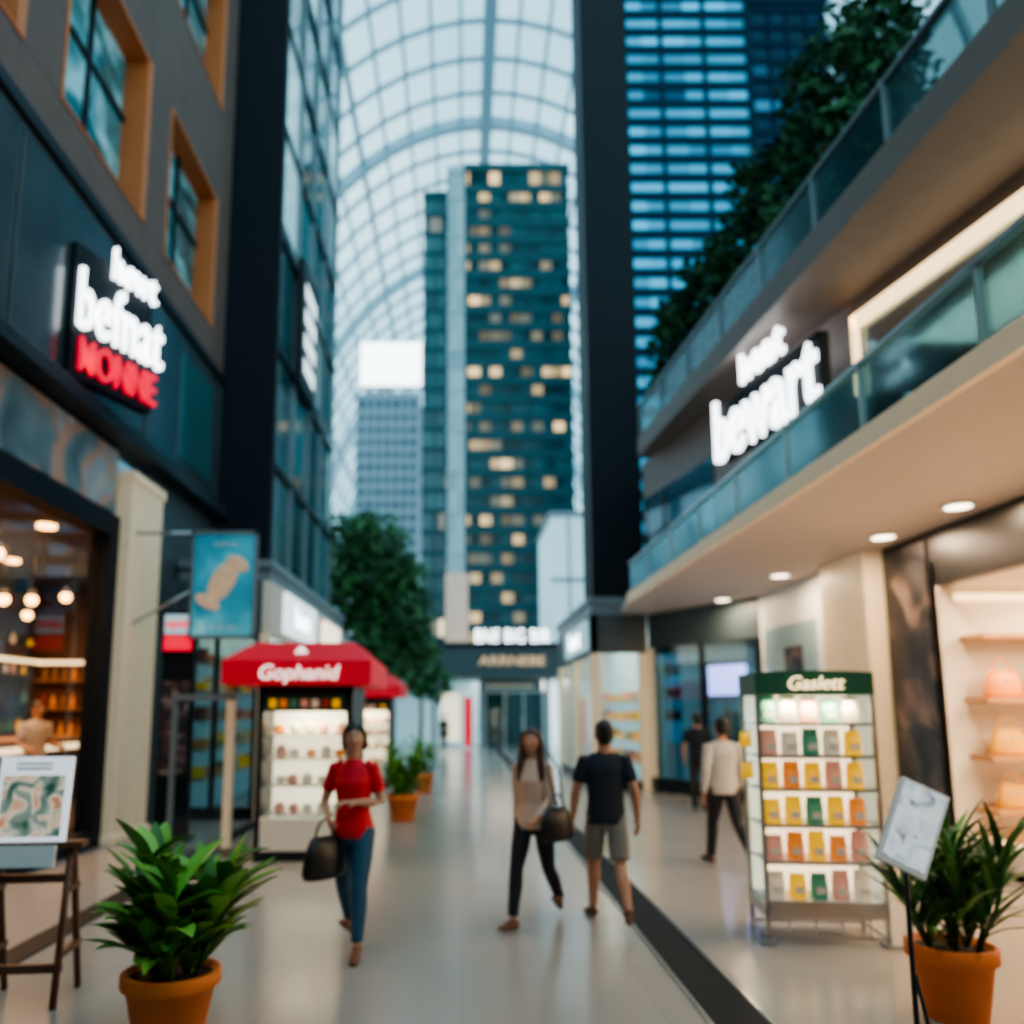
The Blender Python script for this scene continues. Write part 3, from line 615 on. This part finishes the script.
# ------------------------------------------------------------------ product display stand
def stand(loc,rz):
    b=MB(); w,d=.46,.27
    for x in (-w,w-.03):
        for y in (-d,d-.03): b.box(x,x+.03,y,y+.03,0,1.92,M_steel)
    for z in (.05,.2): 
        b.box(-w,w,-d,-d+.02,z,z+.02,M_steel); b.box(-w,w,d-.02,d,z,z+.02,M_steel); b.box(-w,-w+.02,-d,d,z,z+.02,M_steel); b.box(w-.02,w,-d,d,z,z+.02,M_steel)
    for x in (-.3,-.1,.1,.3): b.box(x,x+.012,-d-.01,-d,.05,.22,M_steel)
    for x in (-w,w): b.box(x-.06,x+.06,-d-.06,-d+.08,0,.03,M_steel)
    b.box(-w,w,-d,d,.22,.3,M_steel)
    b.box(-w+.03,w-.03,d-.03,d-.01,.3,1.92,E_soft)
    b.box(-w+.005,-w+.012,-d+.03,d-.03,.3,1.92,M_glass); b.box(w-.012,w-.005,-d+.03,d-.03,.3,1.92,M_glass)
    zz=[.3,.6,.88,1.16,1.42,1.68]
    rows=[(4,0,2,3,4),(3,1,0,1,3),(0,0,2,0,1),(0,1,0,3,0),(3,4,2,4,0),(2,4,3,2,4)]
    for i,z in enumerate(zz):
        b.box(-w+.03,w-.03,-d+.03,d-.03,z,z+.012,M_white); b.box(-w+.03,w-.03,-d+.015,-d+.03,z-.005,z+.02,M_steel)
        for k in range(5):
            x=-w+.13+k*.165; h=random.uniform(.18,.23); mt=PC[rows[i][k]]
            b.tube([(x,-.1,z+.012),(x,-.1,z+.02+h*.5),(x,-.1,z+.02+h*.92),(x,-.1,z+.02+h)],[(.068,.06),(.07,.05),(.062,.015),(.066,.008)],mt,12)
            b.box(x-.035,x+.035,-.165,-.155,z+.06,z+.11,M_creamw)
    for z in (1.5,1.25): b.tube([(-w-.05,-.1,z),(-w-.05,-.1,z+.12)],[(.05,.03),(.045,.01)],PC[0],10)
    b.tube([(-w,-.1,1.64),(-w-.06,-.1,1.63)],[.008,.008],M_steel,6); b.tube([(-w,-.1,1.38),(-w-.06,-.1,1.37)],[.008,.008],M_steel,6)
    n=14; hw=w
    poly=[(-hw,-.0)]+[(hw,0)]+[(hw-(2*hw)*i/n,.18+.015*math.sin(math.pi*i/n)) for i in range(n+1)]
    Mh=Matrix.Translation((0,-d-.01,1.92))@Matrix.Rotation(R(90),4,'X')
    b.prism(poly,-2*d-.02,0.0,M_green,Mh)
    o=b.build('product_display_stand',loc,rz)
    text('Gaslett','letters',.15,(0,-d-.03,2.01),(R(90),0,0),E_strip,o,.008,.002,shear=.25)
    area('stand_light',(0,-.2,1.88),.7,12,(1,.8,.52),parent=o,sy=.1); return o
stand((2.86,6.75,0),R(-6))
SC=poster('screen_print',[(.35,(.5,.6,.68)),(.5,(.75,.82,.88)),(.62,(.55,.6,.66)),(.7,(.2,.25,.3))],9,.5,seed=2)
b=MB(); b.lathe([(.14,0),(.14,.015),(.03,.03)],M_steel,seg=24); b.tube([(0,0,.02),(0,0,.78),(0.02,.05,1.04)],[.014,.012,.012],M_dark,8)
b.tube([(.1,.02,0.02),(.01,0,.5)],[.01,.01],M_dark,6)
Mt=Matrix.Translation((0.05,-.0,1.21))@Matrix.Rotation(R(26),4,'Y')@Matrix.Rotation(R(-16),4,'X')
b.box(-.12,.12,-.02,.02,-.225,.225,M_white,Mt); b.box(-.103,.103,-.024,-.02,-.2,.21,SC,Mt)
b.build('tilted_menu_stand',(2.24,4.2,0),R(-10))
# easel with screen, far left
b=MB()
for x in (-.24,.22):
    b.tube([(x,-.16,0),(x,-.02,.95)],[.022,.022],M_wood,6); b.tube([(x,.26,0),(x,.02,.95)],[.022,.022],M_wood,6); b.box(x-.02,x+.02,-.12,.22,.28,.32,M_wood); b.box(x-.02,x+.02,-.07,.12,.66,.7,M_wood)
b.box(-.26,.24,-.13,-.09,.2,.25,M_wood); b.box(-.26,.24,-.05,-.01,.72,.77,M_wood); b.box(-.3,.3,-.07,.06,.93,.97,M_wood)
Me=Matrix.Translation((-.03,-.03,1.2))@Matrix.Rotation(R(-8),4,'X')
PI=poster('food_print',[(.3,(.02,.08,.06)),(.45,(.25,.3,.25)),(.52,(.7,.6,.45)),(.62,(.6,.2,.08)),(.75,(.1,.3,.35))],7,.6,seed=4)
b.box(-.22,.22,-.02,.02,-.23,.3,mat('screen_lit',(.8,.82,.85),.4,emi=(.85,.9,1),es=.7),Me); b.box(-.19,.19,-.025,-.02,-.2,.18,PI,Me); b.box(-.2,.2,-.1,-.06,-.38,-.25,M_white,Me)
for zz_ in (.26,.23): b.box(-.12,.1,-.024,-.02,zz_-.012,zz_,M_grey,Me)
b.build('menu_easel',(-2.72,5.3,0),R(6))

# ------------------------------------------------------------------ people
M_lips=mat('lips',(.4,.1,.08),.4)
def person(name,loc,heading,H=1.7,fem=False,top=None,bot=None,skin=None,hair=None,shoe=None,legs=((20,8,5),(-14,-42,-35)),arms=None,sleeve='short',shorts=False,hs='short',voxel=.007,headyaw=0,slim=1):
    b=MB(); k=1
    sw=.152 if fem else .182
    if fem:
        pel=[(.80,.09,.075),(.84,.15,.10),(.92,.168,.115),(1.0,.145,.10)]
        tor=[(.86,.168,.122),(.92,.172,.124),(1.0,.146,.107),(1.08,.128,.096),(1.2,.142,.108),(1.27,.15,.128),(1.36,.145,.09),(1.42,.09,.065),(1.45,.055,.05)]
    else:
        pel=[(.80,.10,.08),(.84,.155,.105),(.92,.168,.115),(1.0,.155,.105)]
        tor=[(.85,.172,.122),(.92,.172,.125),(1.02,.16,.115),(1.1,.158,.11),(1.22,.17,.118),(1.31,.18,.122),(1.38,.17,.098),(1.43,.11,.072),(1.46,.062,.055)]
    b.tube([(0,0,z) for z,_,_ in pel],[(a*slim,c) for _,a,c in pel],bot,24)
    b.tube([(0,(.01 if z>1.1 else 0),z) for z,_,_ in tor],[(a*slim,c) for _,a,c in tor],top,28)
    nr=.047 if fem else .057
    b.tube([(0,0,1.38),(0,.005,1.46),(0,.012,1.56)],[nr*1.15,nr,nr],skin,14)
    Mh=Matrix.Rotation(R(headyaw),4,'Z')
    b.ell((0,.015,1.615),(.075,.095,.105),skin,20,14,Mh)
    b.tube([(0,.022,1.62),(0,.03,1.56),(0,.04,1.52),(0,.048,1.497)],[(.07,.078),(.062,.068),(.045,.052),(.024,.03)],skin,16,Mh,rnd=True)
    b.tube([(0,.103,1.628),(0,.118,1.598),(0,.12,1.588)],[.007,.012,.013],skin,8,Mh,rnd=True)
    for s in (-1,1): b.ell((s*.078,.005,1.602),(.011,.02,.032),skin,8,8,Mh)
    b.ell((0,-.005,1.65),(.083,.103,.088),hair,20,12,Mh); b.ell((0,-.032,1.605),(.08,.078,.09),hair,20,12,Mh)
    if hs=='long':
        b.tube([(0,-.045,1.64),(0,-.075,1.52),(0,-.095,1.40),(0,-.11,1.27),(0,-.11,1.2)],[(.084,.06),(.09,.055),(.1,.045),(.09,.035),(.05,.02)],hair,18,Mh,rnd=True)
        for s in (-1,1): b.tube([(s*.07,.03,1.68),(s*.088,.03,1.6),(s*.09,.045,1.48),(s*.1,.07,1.38),(s*.1,.095,1.28)],[.022,.028,.038,.036,.02],hair,10,Mh,rnd=True)
    if hs=='tied':
        b.ell((0,-.12,1.62),(.04,.045,.045),hair,12,8,Mh); b.tube([(0,-.13,1.62),(0,-.155,1.52),(0,-.14,1.42)],[.03,.03,.012],hair,10,Mh,rnd=True)
        for s in (-1,1): b.tube([(s*.05,.05,1.70),(s*.08,.035,1.64),(s*.086,.01,1.57),(s*.08,-.01,1.53)],[.022,.022,.022,.016],hair,8,Mh,rnd=True)
    hands=[]
    for s,(u,f,curl) in zip((1,-1),arms):
        u=Vector(u).normalized(); f=Vector(f).normalized()
        S=Vector((s*sw,0,1.385)); E=S+u*.28; W=E+f*.245; In=Vector((s*.09,0,1.405))
        ar=.042 if fem else .05
        if sleeve=='short':
            b.tube([In,S,S+u*.1,S+u*.19],[.055,ar+.012,ar+.012,ar+.011],top,16)
            b.tube([S,E,E+f*.08,W],[ar,ar*.85,ar*.82,ar*.56],skin,14)
        else:
            b.tube([In,S,S+u*.14,E,E+f*.1,W-f*.005],[.055,ar+.012,ar+.008,ar+.004,ar*.95,ar*.78],top,16); b.tube([E,W+f*.01],[ar*.6,ar*.56],skin,12)
        t=Vector((0,1,0)) if abs(f.y)<.75 else Vector((0,0,1))
        t=(t-f*t.dot(f)).normalized(); n_=f.cross(t)
        if n_.dot(Vector((-s,0,-.2)))<0: n_=-n_
        b.tube([W-f*.01,W+f*.03,W+f*.09],[(.027,.02),(.036,.016),(.041,.014)],skin,14,ref=tuple(t),rnd=True)
        for off,Lf in ((.031,.07),(.0105,.078),(-.0105,.072),(-.031,.056)):
            p=W+f*.088+t*off; pts=[p-f*.02,p]; a=0
            for q,fr in ((.5,.42),(1.0,.32),(1.5,.26)):
                a=R(curl)*q; d=(f*math.cos(a)+n_*math.sin(a)+t*off*1.5).normalized(); p=p+d*Lf*fr*1.05; pts.append(p)
            b.tube(pts,[.0085,.0088,.0082,.0078,.007],skin,8,rnd=True)
        p=W+f*.02+t*.028; d=(f*.7+t*.65+n_*.3).normalized(); d2=(f*.85+t*.2+n_*.5).normalized()
        b.tube([p-t*.01,p+d*.035,p+d*.035+d2*.035],[.012,.0105,.0085],skin,8,rnd=True)
        hands.append((W+f*.09+n_*.02,f))
    for s,(a,bb,fp) in zip((1,-1),legs):
        h=Vector((s*.088,0,.90)); kn=h+Vector((s*.004,math.sin(R(a)),-math.cos(R(a))))*.415; an=kn+Vector((-s*.01,math.sin(R(bb)),-math.cos(R(bb))))*.40
        m1=(h+kn)/2; back=Vector((0,-.012,0)); m2=kn+(an-kn)*.33+back
        if shorts:
            b.tube([h+Vector((0,0,.02)),m1,kn+(h-kn)*.12],[.09,.092,.088],bot,18)
            b.tube([m1,kn,m2,kn+(an-kn)*.7,an],[.065,.053,.058,.042,.036],skin,16)
        elif fem:
            b.tube([h+Vector((0,0,.02)),m1,kn,m2,kn+(an-kn)*.72,an+(kn-an)*.06],[.09,.082,.06,.062,.05,.046],bot,18); b.tube([an+(kn-an)*.15,an],[.033,.031],skin,12)
        else:
            b.tube([h+Vector((0,0,.02)),m1,kn,m2,kn+(an-kn)*.72,an+(kn-an)*.0],[.092,.084,.064,.064,.055,.054],bot,18); b.tube([an+(kn-an)*.1,an],[.035,.034],shoe,12)
        p_=R(-fp); fd=Vector((s*.12,math.cos(p_),math.sin(p_))).normalized(); dn=Vector((0,math.sin(p_),-math.cos(p_)))
        b.tube([an-fd*.05+dn*.042,an+fd*.0+dn*.03,an+fd*.06+dn*.045,an+fd*.12+dn*.056,an+fd*.175+dn*.06],[(.03,.03),(.036,.042),(.038,.034),(.043,.024),(.03,.017)],shoe,14,rnd=True,ref=(1,0,0))
        b.tube([an-fd*.07+dn*.068,an+fd*.07+dn*.073,an+fd*.19+dn*.072],[(.03,.008),(.036,.008),(.032,.008)],shoe,10,ref=(1,0,0),rnd=True)
    zmin=min(v[2] for v in b.v); sc=H/1.722
    b.v=[((v[0])*sc,v[1]*sc,(v[2]-zmin)*sc) for v in b.v]
    src=b.mesh('src'); tmp=link(bpy.data.objects.new('tmp',src))
    rm=tmp.modifiers.new('r','REMESH'); rm.mode='VOXEL'; rm.voxel_size=voxel; rm.adaptivity=0
    smo=tmp.modifiers.new('s','SMOOTH'); smo.factor=.5; smo.iterations=3
    bpy.context.view_layer.update(); dg=bpy.context.evaluated_depsgraph_get()
    me=bpy.data.meshes.new_from_object(tmp.evaluated_get(dg)); bpy.data.objects.remove(tmp)
    bvh=BVHTree.FromPolygons([Vector(v) for v in b.v],b.f)
    me.materials.clear()
    for m_ in b.mats: me.materials.append(m_)
    idx=[]
    for p in me.polygons:
        r=bvh.find_nearest(p.center); idx.append(b.m[r[2]] if r[2] is not None else 0)
    me.polygons.foreach_set('material_index',idx); me.polygons.foreach_set('use_smooth',[True]*len(idx)); me.name=name
    o=link(bpy.data.objects.new(name,me)); o.location=loc; o.rotation_euler=(0,0,R(heading))
    T=Matrix.Scale(sc,4)@Matrix.Translation((0,0,-zmin))@Mh
    fb=MB()
    for s in (-1,1):
        fb.ell((s*.031,.098,1.612),(.013,.009,.008),M_white,10,8,T); fb.ell((s*.031,.105,1.612),(.006,.004,.006),M_hair,8,6,T)
        fb.tube([(s*.016,.108,1.632),(s*.032,.107,1.637),(s*.048,.096,1.633)],[.003,.004,.002],hair,6,T)
    fb.tube([(-.022,.103,1.552),(0,.112,1.551),(.022,.103,1.552)],[.003,.006,.003],M_lips,8,T)
    fb.build('face',parent=o)
    return o,hands,sc,zmin
C_red=mat('red_blouse',(.68,.012,.025),.7); C_jean=mat('blue_jeans',(.035,.1,.17),.8,var=.3,scale=25); C_beige=mat('beige_top',(.66,.46,.36),.75)
C_blk=mat('black_trousers',(.012,.013,.017),.7); C_navy=mat('navy_polo',(.01,.015,.028),.75); C_short=mat('grey_shorts',(.22,.2,.17),.8)
C_light=mat('light_shirt',(.5,.46,.42),.75); C_shoe=mat('brown_shoes',(.18,.07,.035),.5); C_dk=mat('dark_shoes',(.02,.018,.016),.5); M_bag=mat('black_leather',(.012,.011,.012),.35)
o,h,sc,zm=person('woman',(-.83,6.3,0),172,1.69,True,C_red,C_jean,M_skin,M_hair,C_shoe,legs=((-10,-34,-30),(16,4,8)),
   arms=(((.34,-.1,-1),(-.35,.75,-.35),35),((-.25,-.05,-1),(.75,.8,.1),30)),hs='tied',headyaw=12)
hp=h[0][0]; 
handbag((hp.x*sc+.07,hp.y*sc-.06,(hp.z-zm)*sc-.40),M_bag,1.1,R(60),'shoulder_bag',o)
o,h,sc,zm=person('woman',(.62,7.15,0),150,1.68,True,C_beige,C_blk,M_skin,M_hairb,C_shoe,legs=((24,12,-6),(-16,-40,-34)),
   arms=(((.12,-.25,-1),(-.1,.35,-1),30),((-.15,.15,-1),(.15,.8,-.5),40)),sleeve='long',hs='long',headyaw=10)
handbag((-.27,.12,.72),M_bag,1.0,R(70),'shoulder_bag',o)
b=MB(); b.tube([(-.27,.1,1.0),(-.2,.1,1.25),(-.15,.02,1.455),(-.2,-.1,1.3),(-.27,-.02,1.0)],[.009]*5,M_bag,6); b.build('bag_strap',parent=o)
person('man',(1.26,7.2,0),4,1.72,False,C_navy,C_short,M_skin2,M_hair,C_shoe,legs=((-14,-38,-32),(20,8,4)),
   arms=(((.25,-.2,-1),(.15,.3,-1),35),((-.28,.12,-1),(-.05,.4,-1),35)),shorts=True)
person('man',(3.12,9.75,0),8,1.75,False,C_light,C_blk,M_skin2,M_hair,C_shoe,legs=((-18,-48,-40),(22,12,-4)),
   arms=(((.25,.2,-1),(.1,.5,-1),35),((-.22,-.2,-1),(-.1,.1,-1),35)),sleeve='long',voxel=.008)
person('man',(4.35,15.0,0),-20,1.75,False,C_navy,C_dk,M_skin2,M_hair,C_dk,legs=((4,0,0),(-4,-8,-4)),
   arms=(((.2,0,-1),(.05,.2,-1),30),((-.2,0,-1),(-.05,.2,-1),30)),voxel=.011)
person('woman',(-.75,34,0),0,1.65,True,C_blk,C_blk,M_skin2,M_hair,C_dk,legs=((12,4,0),(-10,-24,-20)),
   arms=(((.2,0,-1),(.05,.2,-1),30),((-.2,0,-1),(-.05,.2,-1),30)),voxel=.014)
person('man',(-6.3,12.0,.2),-120,1.72,False,C_light,C_blk,M_skin2,M_hair,C_dk,legs=((3,0,0),(-3,-6,0)),
   arms=(((.2,0,-1),(.0,1,-.3),30),((-.2,0,-1),(-.05,1,-.2),30)),voxel=.012)

# ------------------------------------------------------------------ world
w=bpy.data.worlds.new('sky'); bpy.context.scene.world=w; w.use_nodes=True; nt=w.node_tree; nt.nodes.clear()
out=nt.nodes.new('ShaderNodeOutputWorld'); bg=nt.nodes.new('ShaderNodeBackground')
tc=nt.nodes.new('ShaderNodeTexCoord'); sp=nt.nodes.new('ShaderNodeSeparateXYZ'); nt.links.new(tc.outputs['Generated'],sp.inputs[0])
cr=nt.nodes.new('ShaderNodeValToRGB'); cr.color_ramp.elements[0].position=0; cr.color_ramp.elements[0].color=(.52,.82,.93,1); cr.color_ramp.elements[1].position=.9; cr.color_ramp.elements[1].color=(.32,.64,.82,1)
nt.links.new(sp.outputs[2],cr.inputs[0])
nz=nt.nodes.new('ShaderNodeTexNoise'); nz.inputs['Scale'].default_value=2.5; nz.inputs['Detail'].default_value=5; nt.links.new(tc.outputs['Generated'],nz.inputs['Vector'])
r2=nt.nodes.new('ShaderNodeValToRGB'); r2.color_ramp.elements[0].position=.42; r2.color_ramp.elements[1].position=.62; nt.links.new(nz.outputs['Fac'],r2.inputs[0])
mx=nt.nodes.new('ShaderNodeMix'); mx.data_type='RGBA'; mx.inputs[7].default_value=(.66,.93,1,1); nt.links.new(r2.outputs[0],mx.inputs[0]); nt.links.new(cr.outputs[0],mx.inputs[6])
nt.links.new(mx.outputs[2],bg.inputs[0]); bg.inputs[1].default_value=1.95; nt.links.new(bg.outputs[0],out.inputs[0])
try:
    vs_=bpy.context.scene.view_settings; vs_.view_transform='AgX'; vs_.look='AgX - Medium High Contrast'
except Exception as e: print(e)

# ------------------------------------------------------------------ camera
cd=bpy.data.cameras.new('camera'); cam=link(bpy.data.objects.new('camera',cd)); cam.location=(0,0,1.8)
cam.rotation_euler=(R(90)+math.atan(.145),0,0); cd.sensor_width=36; cd.lens=28.125; cd.shift_x=.049; cd.shift_y=.08
cd.dof.use_dof=True; cd.dof.focus_distance=2.4; cd.dof.aperture_fstop=1.1; cd.clip_end=600
bpy.context.scene.camera=cam
